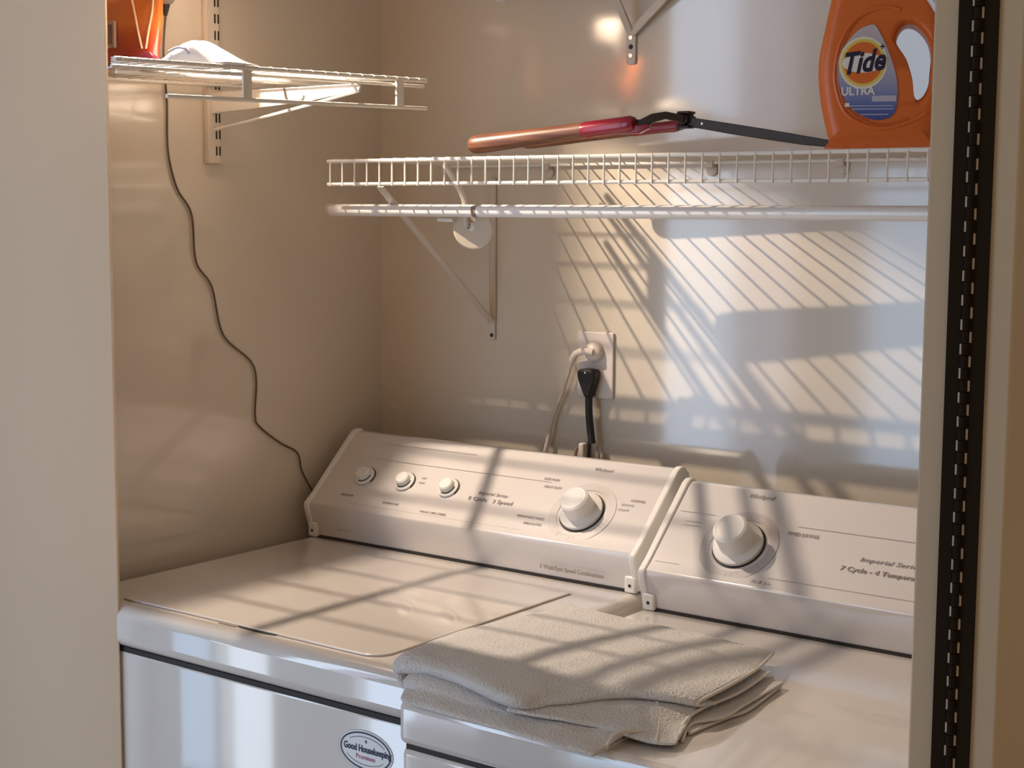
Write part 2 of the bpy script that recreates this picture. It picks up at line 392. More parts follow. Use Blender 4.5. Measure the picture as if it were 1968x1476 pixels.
ptext(wa, WYB, DZ, 0.477, 0.0290, 'DELICATES', 0.006, fit=0.034)
ptext(wa, WYB, DZ, 0.468, 0.1180, 'SUPER WASH', 0.0065, fit=0.030)
ptext(wa, WYB, DZ, 0.478, 0.1030, 'HEAVY DUTY', 0.0065, fit=0.034)
ptext(wa, WYB, DZ, 0.552, 0.1490, 'Whirlpool', 0.0085, shear=0.2, fit=0.034)
ptext(wa, WYB, DZ, 0.640, 0.0985, 'NORMAL', 0.0065, fit=0.026)
ptext(wa, WYB, DZ, 0.625, 0.0890, 'REGULAR', 0.0055, fit=0.022, m=m_ink2)
ptext(wa, WYB, DZ, 0.622, 0.0790, 'LIGHT', 0.0055, fit=0.020, m=m_ink2)
ptext(wa, WYB, DZ, 0.084, 0.0300, 'WATER LEVEL', 0.0055, fit=0.028)
ptext(wa, WYB, DZ, 0.184, 0.0260, 'TEMPERATURE', 0.006, fit=0.036)
ptext(wa, WYB, DZ, 0.280, 0.0200, 'WASH / SPIN SPEED', 0.006, fit=0.056)
ptext(wa, WYB, DZ, 0.222, 0.0860, 'HOT', 0.005, fit=0.010); ptext(wa, WYB, DZ, 0.222, 0.0760, 'WARM', 0.005, fit=0.012)
# kick panel lettering
KX = Vector((0, -0.0119-0.003, 0.0388)).normalized(); 
text('3 Wash/Spin Speed Combinations', (0.566, WYB-0.0115, DZ+0.020), X1, (0, -0.10, 1), 0.010, m_ink, wa, fit=0.118, bold=0.0002)
text('HEAVY DUTY', (0.095, WYB-0.0100, DZ+0.022), X1, (0, -0.12, 1), 0.006, m_ink2, wa, fit=0.034)
# oval award badge on the front
bd = obj('badge', BM(), m_badge, wa) if False else None
BO = Vector((0.6005, -0.0142, 0.8005))
def ellipse(bm, O, rx, rz, h, n=48):
    A = [bm.verts.new((O.x+rx*math.cos(2*PI*k/n), O.y-h, O.z+rz*math.sin(2*PI*k/n))) for k in range(n)]
    B = [bm.verts.new((O.x+rx*math.cos(2*PI*k/n), O.y, O.z+rz*math.sin(2*PI*k/n))) for k in range(n)]
    bm.faces.new(A)
    for k in range(n): bm.faces.new((A[k], B[k], B[(k+1) % n], A[(k+1) % n]))
    return bm
bd = obj('badge', ellipse(BM(), BO, 0.0460, 0.0270, 0.0004), m_badge, wa, smooth=False, label='oval white badge with a black ring, reading Good Housekeeping Promises')
def ering(bm, O, rx, rz, t, h, n=56, a0=0, a1=2*PI):
    L = []
    for k in range(n+1):
        a = a0+(a1-a0)*k/n; c, s = math.cos(a), math.sin(a)
        L.append([bm.verts.new((O.x+(rx-d)*c, O.y-h, O.z+(rz-d)*s)) for d in (0, t)])
    for k in range(n): bm.faces.new((L[k][0], L[k][1], L[k+1][1], L[k+1][0]))
    return bm
obj('badge_ring', ering(BM(), BO, 0.0430, 0.0245, 0.0022, 0.0007), m_navy, bd, smooth=False)
obj('badge_rim', ering(BM(), BO, 0.0460, 0.0270, 0.0006, 0.0006), m_ink2, bd, smooth=False)
obj('badge_arc', ering(ering(BM(), BO, 0.0365, 0.0188, 0.0013, 0.0007, 24, 0.5, 2.4), BO, 0.0365, 0.0188, 0.0012, 0.0007, 24, 3.6, 5.7), m_ink, bd, smooth=False)
text('Good Housekeeping', BO+Vector((0.003, -0.0006, 0.002)), X1, (0, 0, 1), 0.0125, m_navy, bd, fit=0.080, bold=0.0003)
text('Promises', BO+Vector((0.0, -0.0006, -0.0085)), X1, (0, 0, 1), 0.0085, m_red, bd, fit=0.032)
text('*', BO+Vector((0.001, -0.0006, 0.0105)), X1, (0, 0, 1), 0.010, m_navy, bd)

# ---- dryer
EZ = 0.9075; EYB = 0.4546; EX = 0.7135; EW = 0.737
dr = thing('clothes_dryer', 'white clothes dryer right of the washing machine with the folded towel on top', 'dryer', (EX+EW/2, 0.28, 0))
obj('cabinet', boxm(EX+0.002, EX+EW-0.002, -0.080, 0.61, 0.012, 0.8505), m_white, dr, bevel=0.009, seg=4)
obj('cabinet_gap', boxm(EX+0.008, EX+EW-0.008, -0.077, 0.60, 0.846, 0.856), m_dark, dr, smooth=False, label='dark seam below the top panel')
obj('top_panel', boxm(EX, EX+EW, -0.084, 0.615, 0.8540, EZ), m_white, dr, bevel=0.010, seg=4)
console(dr, EX+0.003, EX+EW-0.003, EYB, EZ)
dial(dr, EYB, EZ, 0.8510, 0.0675, 0.0590, 0.0380, 0.0245, 0.042)
b = BM()
line(b, EYB, EZ, 0.735, 0.795, 0.1130, 0.0005); line(b, EYB, EZ, 0.925, 1.40, 0.1130, 0.0006); line(b, EYB, EZ, 0.735, 0.775, 0.0205, 0.0005); line(b, EYB, EZ, 0.915, 1.40, 0.0215, 0.0006)
obj('printed_line', b, m_ink2, dr, smooth=False)
b = BM()
for s in (0.0965, 0.0895): line(b, EYB, EZ, 0.752, 0.779, s, 0.0004)
obj('printed_box', b, m_ink, dr, smooth=False)
ptext(dr, EYB, EZ, 0.8520, 0.1550, 'Whirlpool', 0.010, shear=0.2, fit=0.040)
ptext(dr, EYB, EZ, 0.9380, 0.0995, 'TIMED DRYING', 0.0085, fit=0.048)
ptext(dr, EYB, EZ, 0.9080, 0.0105, 'Fluff Air', 0.010, bold=0.0002, shear=0.1, fit=0.030)
ptext(dr, EYB, EZ, 1.0740, 0.0740, 'Imperial Series', 0.0095, shear=0.25, fit=0.085)
ptext(dr, EYB, EZ, 1.0720, 0.0560, '7 Cycle - 4 Temperature', 0.0100, shear=0.1, bold=0.0002, fit=0.125)

# ------------------------------------------------------------------ right wire shelf on the back wall
SX0, SX1 = 0.1255, 1.60; SY, SYB = 0.425, 0.722; SZ = 1.5575; SZB = 1.5210
sh = thing('wire_shelf', 'white wire shelf on the back wall with hedge shears and orange bottle on it', 'shelf', (SX0, SYB, SZ))
for y, z, r in ((SY, SZ, 0.0030), (SY, SZB, 0.0028), (SYB, SZ, 0.0028)):
    obj('shelf_rail', tube(BM(), [(SX0, y, z), (SX1, y, z)], r, 10), m_wire, sh)
def bent(x): return [(x, SYB+0.002, SZ+0.0026), (x, SY+0.002, SZ+0.0026), (x, SY-0.0022, SZ+0.0012), (x, SY-0.0030, SZ-0.003), (x, SY-0.0030, SZB-0.003)]
nw = int((SX1-SX0-0.01)/0.0264); w0 = obj('cross_wire', tube(BM(), bent(SX0+0.008), 0.00135, 6), m_wire, sh)
for k in range(1, nw+1):
    c = w0.copy(); COL.objects.link(c); c.parent = sh; c.location = (0.0264*k, 0, 0)
# wall clips
cx0 = None
for x in (0.35, 0.663, 0.883, 1.25):
    bmc = lathe(BM(), (x, 0.7285, SZ-0.012), (0, -1, 0), [(0.0095, 0), (0.0095, 0.003), (0.006, 0.005), (0, 0.005)], 16)
    box(bmc, x-0.006, x+0.006, 0.7165, 0.7295, SZ-0.008, SZ+0.005)
    obj('wall_clip', bmc, m_bracket, sh)

# support braces under the shelf
def brace(x, z_top, y_out, z_foot, name, label, gr):
    t = thing(name, label, 'bracket', (x, 0.729, z_foot), gr)
    obj('strut', prism(BM(), [(x-0.0065, 0), (x+0.0065, 0), (x+0.0065, 1), (x-0.0065, 1)], 'z', 0, 0.0025) if False else strut_bm((x, y_out, z_top), (x, 0.724, z_foot+0.02), 0.013, 0.004), m_bracket, t)
    obj('wall_leg', boxm(x-0.006, x+0.006, 0.7245, 0.7290, z_foot-0.012, SZ-0.02), m_bracket, t, bevel=0.001)
    obj('brace_screw', lathe(BM(), (x, 0.7245, z_foot-0.004), (0, -1, 0), [(0.0036, 0), (0.003, 0.0015), (0, 0.0018)], 12), m_dark, t, label='dark screw at the foot')
    return t
def strut_bm(a, b, w, t):
    a = Vector(a); b = Vector(b); d = (b-a).normalized(); s = X1*w/2; n = d.cross(X1).normalized()*t/2; bm = BM()
    vs = [bm.verts.new(p+i*s+j*n) for p in (a, b) for i in (-1, 1) for j in (-1, 1)]
    for f in ((0,1,3,2),(4,6,7,5),(0,4,5,1),(2,3,7,6),(0,2,6,4),(1,5,7,3)): bm.faces.new([vs[i] for i in f])
    return bm
brace(0.232, 1.516, 0.432, 1.268, 'shelf_brace', 'white diagonal brace under the left end of the wire shelf', None)

# closet rod and the hook that carries it
rod = thing('closet_rod', 'white tubular closet rod hanging below the wire shelf', 'rod', (0.10, 0.46, 1.4795))
obj('rod_tube', tube(BM(), [(0.099, 0.46, 1.4797), (1.60, 0.46, 1.4790)], 0.0098, 20), m_rod, rod)
obj('rod_end_cap', tube(BM(), [(0.0915, 0.46, 1.4797), (0.0935, 0.46, 1.4797), (0.100, 0.46, 1.4797)], 0.0102, 20, radii=[0.007, 0.0102, 0.0104]), m_bracket, rod, label='slightly darker end cap')
obj('rod_joint', tube(BM(), [(0.3995, 0.46, 1.4796), (0.4085, 0.46, 1.4796)], 0.0100, 20), m_seam, rod, label='narrow dark joint in the tube')
hk = thing('rod_hook', 'round grey-white rod hook plate with a bright screw, under the rod', 'hook', (0.385, 0.475, 1.45))
hb = BM()
lathe(hb, (0.378, 0.485, 1.452), (0.45, -0.9, 0), [(0, 0.002), (0.030, 0.002), (0.032, 0.0005), (0.032, -0.002), (0, -0.002)], 32)
obj('hook_plate', hb, m_wall, hk)
obj('hook_strap', tube(BM(), smoothpts([(0.372, 0.475, 1.455), (0.374, 0.470, 1.475), (0.372, 0.468, 1.50), (0.366, 0.450, 1.53), (0.362, 0.432, 1.55)], 4), 0.0045, 8), m_bracket, hk)
obj('hook_screw', lathe(BM(), (0.376, 0.4828, 1.4555), (0.45, -0.9, 0), [(0.0075, 0), (0.0068, 0.002), (0.004, 0.0032), (0, 0.0034)], 20), m_plastic, hk, label='bright screw head')
sb = BM(); box(sb, 0.3715, 0.3755, 0.4780, 0.4800, 1.4515, 1.4595)
obj('screw_slot', sb, m_seam, hk, smooth=False)
obj('hook_lip', tube(BM(), [(0.326, 0.462, 1.4655), (0.356, 0.462, 1.4645)], 0.0028, 8), m_plastic, hk)

# bracket foot of the shelf above, seen at the top edge
ub = thing('upper_bracket', 'white V-shaped shelf bracket foot screwed to the wall at the top edge', 'bracket', (0.51, 0.729, 1.74))
obj('foot_plate', prism(BM(), rrect(0.502, 0.519, 1.716, 1.775, 0.004, 4), 'y', 0.7255, 0.7295), m_bracket, ub, bevel=0.0008)
for z, m_, nm in ((1.7585, m_steel, 'plate_screw'), (1.7440, m_dark, 'screw_hole'), (1.7300, m_steel, 'plate_screw')):
    obj(nm, lathe(BM(), (0.5105, 0.7255, z), (0, -1, 0), [(0.0040, 0), (0.0034, 0.0016), (0, 0.0018)], 14), m_, ub)
obj('bracket_strut', strut_bm((0.5105, 0.50, 2.02), (0.5105, 0.722, 1.768), 0.012, 0.004), m_bracket, ub)
# second strut runs sideways up the wall
a = Vector((0.514, 0.722, 1.765)); b_ = Vector((0.72, 0.70, 1.925)); d = (b_-a).normalized(); n1 = Vector((-d.z, 0, d.x))*0.0065; n2 = Vector((0, 0.0025, 0)); sb = BM()
vs = [sb.verts.new(p+i*n1+j*n2) for p in (a, b_) for i in (-1, 1) for j in (-1, 1)]
for f in ((0,1,3,2),(4,6,7,5),(0,4,5,1),(2,3,7,6),(0,2,6,4),(1,5,7,3)): sb.faces.new([vs[i] for i in f])
obj('bracket_strut', sb, m_bracket, ub)
tag(obj('shelf_clip', lathe(BM(), (0.247, 0.7295, 1.846), (0, -1, 0), [(0.014, 0), (0.014, 0.004), (0.010, 0.010), (0, 0.012)], 24), m_plastic, loc=(0.247, 0.7295, 1.846)), 'small round white clip on the back wall, cut off by the top edge', 'clip')

# ------------------------------------------------------------------ left wire shelf on the left wall
LX = 0.29; LXB = -0.0175
def LZ(y): return 1.6660 + (y+0.1468)*0.0262   # the shelf sags slightly to the front
ls = thing('wire_shelf', 'short white wire shelf on the left wall with the packets on it', 'shelf', (LXB, 0.15, 1.665))
Y0, Y1 = -0.135, 0.476
for x, dz, r, y0 in ((LX, 0.0, 0.0033, Y0), (LX, -0.043, 0.0030, -0.051), (LX-0.006, -0.0085, 0.0026, Y0), (0.142, -0.003, 0.0030, -0.012), (LXB, 0.0, 0.0028, -0.01)):
    obj('shelf_rail', tube(BM(), [(x, y0, LZ(y0)+dz), (x, Y1, LZ(Y1)+dz)], r, 10), m_wire, ls)
def lwire(y): return [(LXB, y, LZ(y)+0.0028), (LX+0.001, y, LZ(y)+0.0028), (LX+0.0040, y, LZ(y)+0.001), (LX+0.0042, y, LZ(y)-0.002)]
y = Y0+0.01
while y < -0.02:                                      # the front corner is cut back along the door leaf
    xc = 0.140 + (-0.02-y)*1.26
    p_ = lwire(y); p_[0] = (xc, y, LZ(y)+0.0028)
    obj('cross_wire', tube(BM(), p_, 0.0012, 6), m_wire, ls); y += 0.0264
ys0 = y
lw0 = obj('cross_wire', tube(BM(), lwire(ys0), 0.0012, 6), m_wire, ls)
k = 1
while ys0+0.0264*k < Y1-0.003:
    c = lw0.copy(); COL.objects.link(c); c.parent = ls; c.location = (0, 0.0264*k, 0.0264*k*0.0262); k += 1
for y in (0.092, 0.412):
    obj('lip_post', boxm(LX-0.002, LX+0.002, y-0.008, y+0.008, LZ(y)-0.044, LZ(y)+0.001), m_wire, ls, bevel=0.0008)
st = thing('wall_standard', 'slotted white shelf standard mounted upright on the left wall', 'shelf standard', (-0.03, 0.312, 1.553))
obj('standard_rail', boxm(-0.0295, -0.0185, 0.3005, 0.3275, 1.553, 2.38), m_wall, st, bevel=0.0015)
sl = None
z = 1.566
for i in range(22):
    for y in (0.3180, 0.3255-0.0005):
        if sl is None:
            sl = obj('slot', boxm(-0.0187, -0.0181, y-0.0016, y+0.0016, z, z+0.0145), m_dark, st, smooth=False); r0 = (y, z)
        else:
            c = sl.copy(); COL.objects.link(c); c.parent = st; c.location = (0, y-r0[0], z-r0[1])
    z += 0.0262
br = thing('shelf_bracket', 'tapered white bracket arm carrying the left shelf from the slotted standard', 'bracket', (-0.02, 0.31, 1.62))
obj('arm_blade', prism(BM(), [(-0.020, 1.632), (0.06, 1.636), (0.20, 1.645), (0.300, 1.657), (0.303, 1.663), (0.290, 1.6665), (-0.020, 1.666)], 'y', 0.3085, 0.3115), m_plastic, br, bevel=0.0008)
obj('arm_flange', tube(BM(), [(-0.018, 0.310, 1.606), (0.06, 0.310, 1.617), (0.20, 0.310, 1.639), (0.300, 0.310, 1.656)], 0.0026, 8), m_plastic, br)
obj('arm_hook', tube(BM(), smoothpts([(0.146, 0.3078, 1.665), (0.149, 0.3078, 1.650), (0.156, 0.3078, 1.6435), (0.170, 0.3078, 1.6445), (0.184, 0.3078, 1.649), (0.187, 0.3078, 1.654)], 4), 0.0014, 6), m_ink, br, label='dark J-shaped slot outline')

# ------------------------------------------------------------------ lamp above the left shelf and its cord
lp = thing('plug_in_lamp', 'small plug-in lamp above the left shelf, only its olive-grey base in view', 'lamp', (-0.02, 0.212, 1.80))
m_shade = mat('shade_metal', (0.10, 0.09, 0.08), 0.6); m_oli = mat('olive_grey_plastic', (0.30, 0.27, 0.22), 0.5)
obj('lamp_base', lathe(BM(), (-0.012, 0.212, 1.792), (0, 0, 1), [(0.004, 0), (0.011, 0.004), (0.016, 0.012), (0.017, 0.03), (0.017, 0.09), (0.012, 0.10), (0, 0.10)], 24), m_oli, lp)
obj('strain_relief', tube(BM(), [(-0.014, 0.212, 1.776), (-0.012, 0.212, 1.794)], 0.005, 10, radii=[0.0028, 0.0065]), m_black, lp)
obj('lamp_arm', tube(BM(), smoothpts([(-0.018, 0.225, 1.89), (-0.020, 0.248, 1.95), (0.0, 0.245, 1.99), (0.055, 0.165, 1.985)], 5), 0.005, 8), m_plastic, lp)
obj('bulb', lathe(BM(), LAMP+Vector((0, 0, 0.035)), (0, 0, 1), [(0, -0.008), (0.012, -0.004), (0.016, 0.008), (0.013, 0.022), (0.010, 0.030), (0, 0.030)], 20), mat('lit_bulb', (0.8, 0.8, 0.8), 0.4, emit=(1.0, 0.81, 0.63), estr=4), lp)
obj('lamp_shade', lathe(BM(), (LAMP.x, LAMP.y, 1.868), (0, 0, 1), [(0.090, 0), (0.088, 0.045), (0.070, 0.085), (0.02, 0.10), (0.0, 0.10), (0.0, 0.102), (0.022, 0.102), (0.072, 0.087), (0.090, 0.046), (0.092, 0)], 40), m_shade, lp, label='round dark shade')
sb = BM(); box(sb, 0.0465, 0.0485, 0.075, 0.182, 1.802, 1.955); box(sb, 0.0465, 0.0770, 0.076, 0.181, 1.829, 1.831); box(sb, -0.020, 0.0725, 0.180, 0.182, 1.802, 1.955); box(sb, 0.0725, 0.0840, 0.180, 0.182, 1.867, 1.955); box(sb, 0.0465, 0.090, 0.113, 0.115, 1.802, 1.93); obj('light_block_plates', sb, m_shade, lp)  # unseen plates added round the bulb to block and shape its light
cd = [(-0.013, 0.212, 1.778), (-0.022, 0.214, 1.722), (-0.026, 0.2225, 1.643), (-0.026, 0.223, 1.57), (-0.026, 0.240, 1.512), (-0.026, 0.269, 1.472), (-0.026, 0.277, 1.396), (-0.026, 0.310, 1.354), (-0.026, 0.334, 1.273), (-0.026, 0.402, 1.216), (-0.026, 0.403, 1.136), (-0.026, 0.413, 1.113), (-0.026, 0.462, 1.079), (-0.026, 0.503, 1.057), (-0.025, 0.513, 1.024), (-0.024, 0.538, 0.985), (-0.020, 0.58, 0.93), (-0.018, 0.62, 0.86)]
cb = tube(BM(), smoothpts(cd, 6), 0.0017, 8)
o = obj('lamp_cord', cb, m_cord, loc=(-0.025, 0.4, 1.1)); tag(o, 'thin brown cord wandering down the left wall to the washing machine', 'cord')

# ------------------------------------------------------------------ outlet, plugs and cords
ot = thing('wall_outlet', 'beige duplex outlet plate on the back wall with two plugs in it', 'outlet', (0.449, 0.729, 1.225))
obj('cover_plate', boxm(0.4135, 0.4850, 0.7245, 0.7297, 1.1695, 1.2805), m_outlet, ot, bevel=0.002, seg=3)
for z in (1.2455, 1.2055):
    obj('receptacle', prism(BM(), rrect(0.4325, 0.4660, z-0.0145, z+0.0145, 0.011, 6), 'y', 0.7225, 0.7250), m_outlet, ot, bevel=0.0006)
obj('plate_screw', lathe(BM(), (0.449, 0.7245, 1.2255), (0, -1, 0), [(0.003, 0), (0.0026, 0.001), (0, 0.0012)], 12), m_steel, ot)
obj('ground_slot', lathe(BM(), (0.4475, 0.7222, 1.2345), (0, -1, 0), [(0.0022, 0), (0.0022, 0.0005), (0, 0.0006)], 10), m_dark, ot)
wp = thing('ivory_plug', 'flat ivory plug and cord in the upper socket', 'plug', (0.447, 0.72, 1.248))
obj('plug_head', lathe(BM(), (0.450, 0.7222, 1.2475), (0, -1, 0), [(0.0165, 0), (0.0165, 0.006), (0.014, 0.010), (0.006, 0.014), (0, 0.0145)], 24), m_outlet, wp)
obj('plug_neck', tube(BM(), smoothpts([(0.456, 0.708, 1.2475), (0.440, 0.704, 1.2490), (0.424, 0.706, 1.2440), (0.412, 0.712, 1.232)], 4), 0.006, 10, radii=None), m_outlet, wp)
obj('plug_cord', tube(BM(), smoothpts([(0.415, 0.711, 1.237), (0.405, 0.714, 1.215), (0.390, 0.716, 1.175), (0.371, 0.717, 1.135), (0.362, 0.717, 1.10), (0.352, 0.717, 1.062), (0.342, 0.715, 1.0), (0.34, 0.70, 0.93)], 5), 0.0030, 8), m_ivory, wp)
obj('cord_sleeve', tube(BM(), [(0.3625, 0.717, 1.103), (0.358, 0.717, 1.083), (0.353, 0.717, 1.066)], 0.0038, 8), m_outlet, wp, label='paler sleeve on the cord')
bp = thing('black_plug', 'black moulded plug and thick cord in the lower socket', 'plug', (0.447, 0.72, 1.20))
P = [(0.4295, 1.2165), (0.4340, 1.2190), (0.4420, 1.2200), (0.4520, 1.2200), (0.4600, 1.2190), (0.4645, 1.2160), (0.4640, 1.2070), (0.4610, 1.1950), (0.4560, 1.1820), (0.4540, 1.1720), (0.4440, 1.1720), (0.4400, 1.1820), (0.4340, 1.1950), (0.4300, 1.2060)]
obj('plug_head', prism(BM(), P, 'y', 0.6990, 0.7215), m_black, bp, bevel=0.004, seg=3)
obj('plug_cord', tube(BM(), smoothpts([(0.449, 0.708, 1.176), (0.4495, 0.708, 1.15), (0.452, 0.708, 1.125), (0.4565, 0.708, 1.095)], 5), 0.0062, 10), m_black, bp)
obj('cord_tail', tube(BM(), [(0.4500, 0.709, 1.097), (0.4480, 0.709, 1.06), (0.446, 0.709, 0.96)], 0.0030, 8), m_black, bp)
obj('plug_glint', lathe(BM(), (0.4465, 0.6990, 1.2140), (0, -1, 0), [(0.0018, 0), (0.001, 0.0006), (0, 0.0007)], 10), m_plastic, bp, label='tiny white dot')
vv = thing('water_valve', 'small pale valve behind the console, beside the black cord', 'valve', (0.437, 0.71, 1.03))
obj('valve_body', boxm(0.4300, 0.4400, 0.705, 0.7290, 0.95, 1.094), m_outlet, vv, bevel=0.003)
obj('valve_hose', tube(BM(), smoothpts([(0.424, 0.712, 1.085), (0.420, 0.712, 1.06), (0.421, 0.712, 0.95)], 4), 0.0028, 8), m_seam, vv)
obj('valve_hose', tube(BM(), smoothpts([(0.463, 0.712, 1.082), (0.468, 0.712, 1.06), (0.467, 0.712, 0.95)], 4), 0.0032, 8), m_seam, vv)

# ------------------------------------------------------------------ hedge shears on the shelf
TZ = SZ+0.0040
hs = thing('hedge_shears', 'hedge shears with a brown wooden handle and dark blades lying on the shelf', 'shears', (0.65, 0.52, TZ))
def ribbon(bm, pts, hw, y0, y1):
    """flat bar following (x,z) points; hw = half widths"""
    T = []; n = len(pts)
    for i in range(n):
        a = Vector(pts[max(i-1, 0)]); b = Vector(pts[min(i+1, n-1)]); d = (b-a).normalized(); T.append(Vector((-d.y, d.x)))
    up_ = [Vector(p)+t*h for p, t, h in zip(pts, T, hw)]; dn = [Vector(p)-t*h for p, t, h in zip(pts, T, hw)]
    for i in range(n-1):
        q = [up_[i], up_[i+1], dn[i+1], dn[i]]
        A = [bm.verts.new((c[0], y0, c[1])) for c in q]; B = [bm.verts.new((c[0], y1, c[1])) for c in q]
        bm.faces.new(A); bm.faces.new(B[::-1])
        for k in (0, 2): bm.faces.new((A[k], B[k], B[(k+1) % 4], A[(k+1) % 4]))
        if i == 0: bm.faces.new((A[3], B[3], B[0], A[0]))
        if i == n-2: bm.faces.new((A[1], B[1], B[2], A[2]))
    bmesh.ops.remove_doubles(bm, verts=bm.verts, dist=1e-5)
    return bm
def shear_handle(A, B, sc=1.0):
    d_ = B-A
    obj('handle', tube(BM(), [A+d_*t for t in (0, 0.012, 0.04, 0.09, 0.3, 0.6, 0.9, 1)], 0.01, 20, radii=[sc*q for q in (0.006, 0.0105, 0.0135, 0.0143, 0.0137, 0.0122, 0.0112, 0.0112)]), m_wood, hs)
    obj('ferrule', tube(BM(), [A+d_*t for t in (0.965, 1.0, 1.28, 1.34, 1.37)], 0.01, 18, radii=[sc*q for q in (0.0112, 0.0120, 0.0115, 0.0118, 0.0090)]), m_redm, hs, label='shiny crimson metal sleeve')
shear_handle(Vector((0.394, 0.456, 1.5790)), Vector((0.606, 0.462, 1.5975)))
shear_handle(Vector((0.415, 0.562, 1.5865)), Vector((0.628, 0.556, 1.6000)), 0.74)
def bar3(pts, w, t):
    bm = BM(); L = []
    P_ = [Vector(p) for p in pts]
    for i, p in enumerate(P_):
        d_ = (P_[min(i+1, len(P_)-1)]-P_[max(i-1, 0)]).normalized(); sd = d_.cross(Vector((0, 0, 1))).normalized()*t/2; up_ = sd.cross(d_).normalized()*w[i]
        L.append([bm.verts.new(p+a*sd+b*up_) for a, b in ((-1, -1), (1, -1), (1, 1), (-1, 1))])
    for a, b in zip(L[:-1], L[1:]):
        for k in range(4): bm.faces.new((a[k], a[(k+1) % 4], b[(k+1) % 4], b[k]))
    bm.faces.new(L[0][::-1]); bm.faces.new(L[-1]); return bm
obj('tang', bar3([(0.664, 0.468, 1.6030), (0.690, 0.474, 1.6030), (0.706, 0.480, 1.6120), (0.722, 0.487, 1.6155), (0.744, 0.500, 1.6100)], [0.0085, 0.0068, 0.0062, 0.0052, 0.0055], 0.009), m_iron, hs, bevel=0.0012)
obj('tang_root', bar3([(0.655, 0.464, 1.5975), (0.690, 0.470, 1.5960), (0.704, 0.474, 1.6005)], [0.0075, 0.0060, 0.0030], 0.014), m_redm, hs, bevel=0.002)
obj('tang', bar3([(0.690, 0.556, 1.6020), (0.722, 0.550, 1.6080), (0.738, 0.535, 1.6100), (0.744, 0.512, 1.6100)], [0.0070, 0.0065, 0.0060, 0.0055], 0.009), m_iron, hs, bevel=0.0012)
obj('blade', ribbon(BM(), [(0.738, 1.6100), (0.7558, 1.6052), (0.8102, 1.5962), (0.8669, 1.5870), (0.9259, 1.5770), (0.9660, 1.5715)], [0.0070, 0.0068, 0.0070, 0.0068, 0.0062, 0.0045], 0.506, 0.509), m_iron, hs, bevel=0.0008)
obj('blade', ribbon(BM(), [(0.738, 1.6080), (0.8102, 1.5945), (0.8669, 1.5855), (0.9259, 1.5760), (0.9600, 1.5712)], [0.0060, 0.0060, 0.0060, 0.0055, 0.0040], 0.511, 0.514), m_iron, hs, bevel=0.0008)
obj('pivot_bolt', lathe(BM(), (0.7420, 0.503, 1.6095), (0, -1, 0), [(0.011, -0.014), (0.011, -0.006), (0.0085, -0.004), (0.0085, 0.003), (0.006, 0.005), (0, 0.005)], 6), m_iron, hs)
obj('pivot_nut', boxm(0.7330, 0.7520, 0.498, 0.518, 1.5975, 1.6015), m_iron, hs, bevel=0.0015)
obj('pivot_nut', boxm(0.7330, 0.7530, 0.498, 0.518, 1.6175, 1.6215), m_iron, hs, bevel=0.0015)
obj('rivet', lathe(BM(), (0.770, 0.5058, 1.6035), (0, -1, 0), [(0.0022, 0), (0.0012, 0.0008), (0, 0.0009)], 10), m_steel, hs)

# ------------------------------------------------------------------ orange detergent bottle
bt = thing('detergent_bottle', 'orange detergent bottle with a teardrop label on the right of the shelf', 'bottle', (1.03, 0.50, TZ))
out = [(0.9725, TZ), (0.9700, TZ+0.006), (0.9655, 1.585), (0.9600, 1.604), (0.9545, 1.630), (0.9515, 1.660), (0.9530, 1.684), (0.9585, 1.712), (0.9640, 1.738), (0.9690, 1.760), (0.9800, 1.790), (0.9960, 1.812), (1.0080, 1.818),
       (1.0500, 1.818), (1.0640, 1.806), (1.0850, 1.780), (1.1060, 1.755), (1.1200, 1.725), (1.1260, 1.690), (1.1240, 1.650), (1.1230, 1.625), (1.1200, 1.606), (1.1150, 1.590), (1.1080, TZ+0.006), (1.1050, TZ)]
hole = [(1.057, 1.6992), (1.0621, 1.7133), (1.0724, 1.7192), (1.0865, 1.7143), (1.1009, 1.6965), (1.1060, 1.670), (1.1030, 1.6444), (1.0960, 1.629), (1.0880, 1.6245), (1.0835, 1.6307), (1.0804, 1.6519), (1.0719, 1.6753), (1.0630, 1.6876)]
def cyc(pts, n=4):
    P_ = [Vector((*p, 0)) for p in pts]; L = len(P_); o_ = []
    for i in range(L):
        p0, p1, p2, p3 = P_[i-1], P_[i], P_[(i+1) % L], P_[(i+2) % L]
        for k in range(n):
            t = k/n; v = 0.5*((2*p1)+(-p0+p2)*t+(2*p0-5*p1+4*p2-p3)*t*t+(-p0+3*p1-3*p2+p3)*t**3); o_.append((v.x, v.y))
    return o_
def inset(P_, d):
    n = len(P_); cx = (min(p[0] for p in P_)+max(p[0] for p in P_))/2; cz = (min(p[1] for p in P_)+max(p[1] for p in P_))/2
    hx = (max(p[0] for p in P_)-min(p[0] for p in P_))/2; hz = (max(p[1] for p in P_)-min(p[1] for p in P_))/2
    return [(cx+(p[0]-cx)*(1-d/hx), cz+(p[1]-cz)*(1-d/hz)) for p in P_]
def area(P_): return sum(P_[i-1][0]*P_[i][1]-P_[i][0]*P_[i-1][1] for i in range(len(P_)))/2
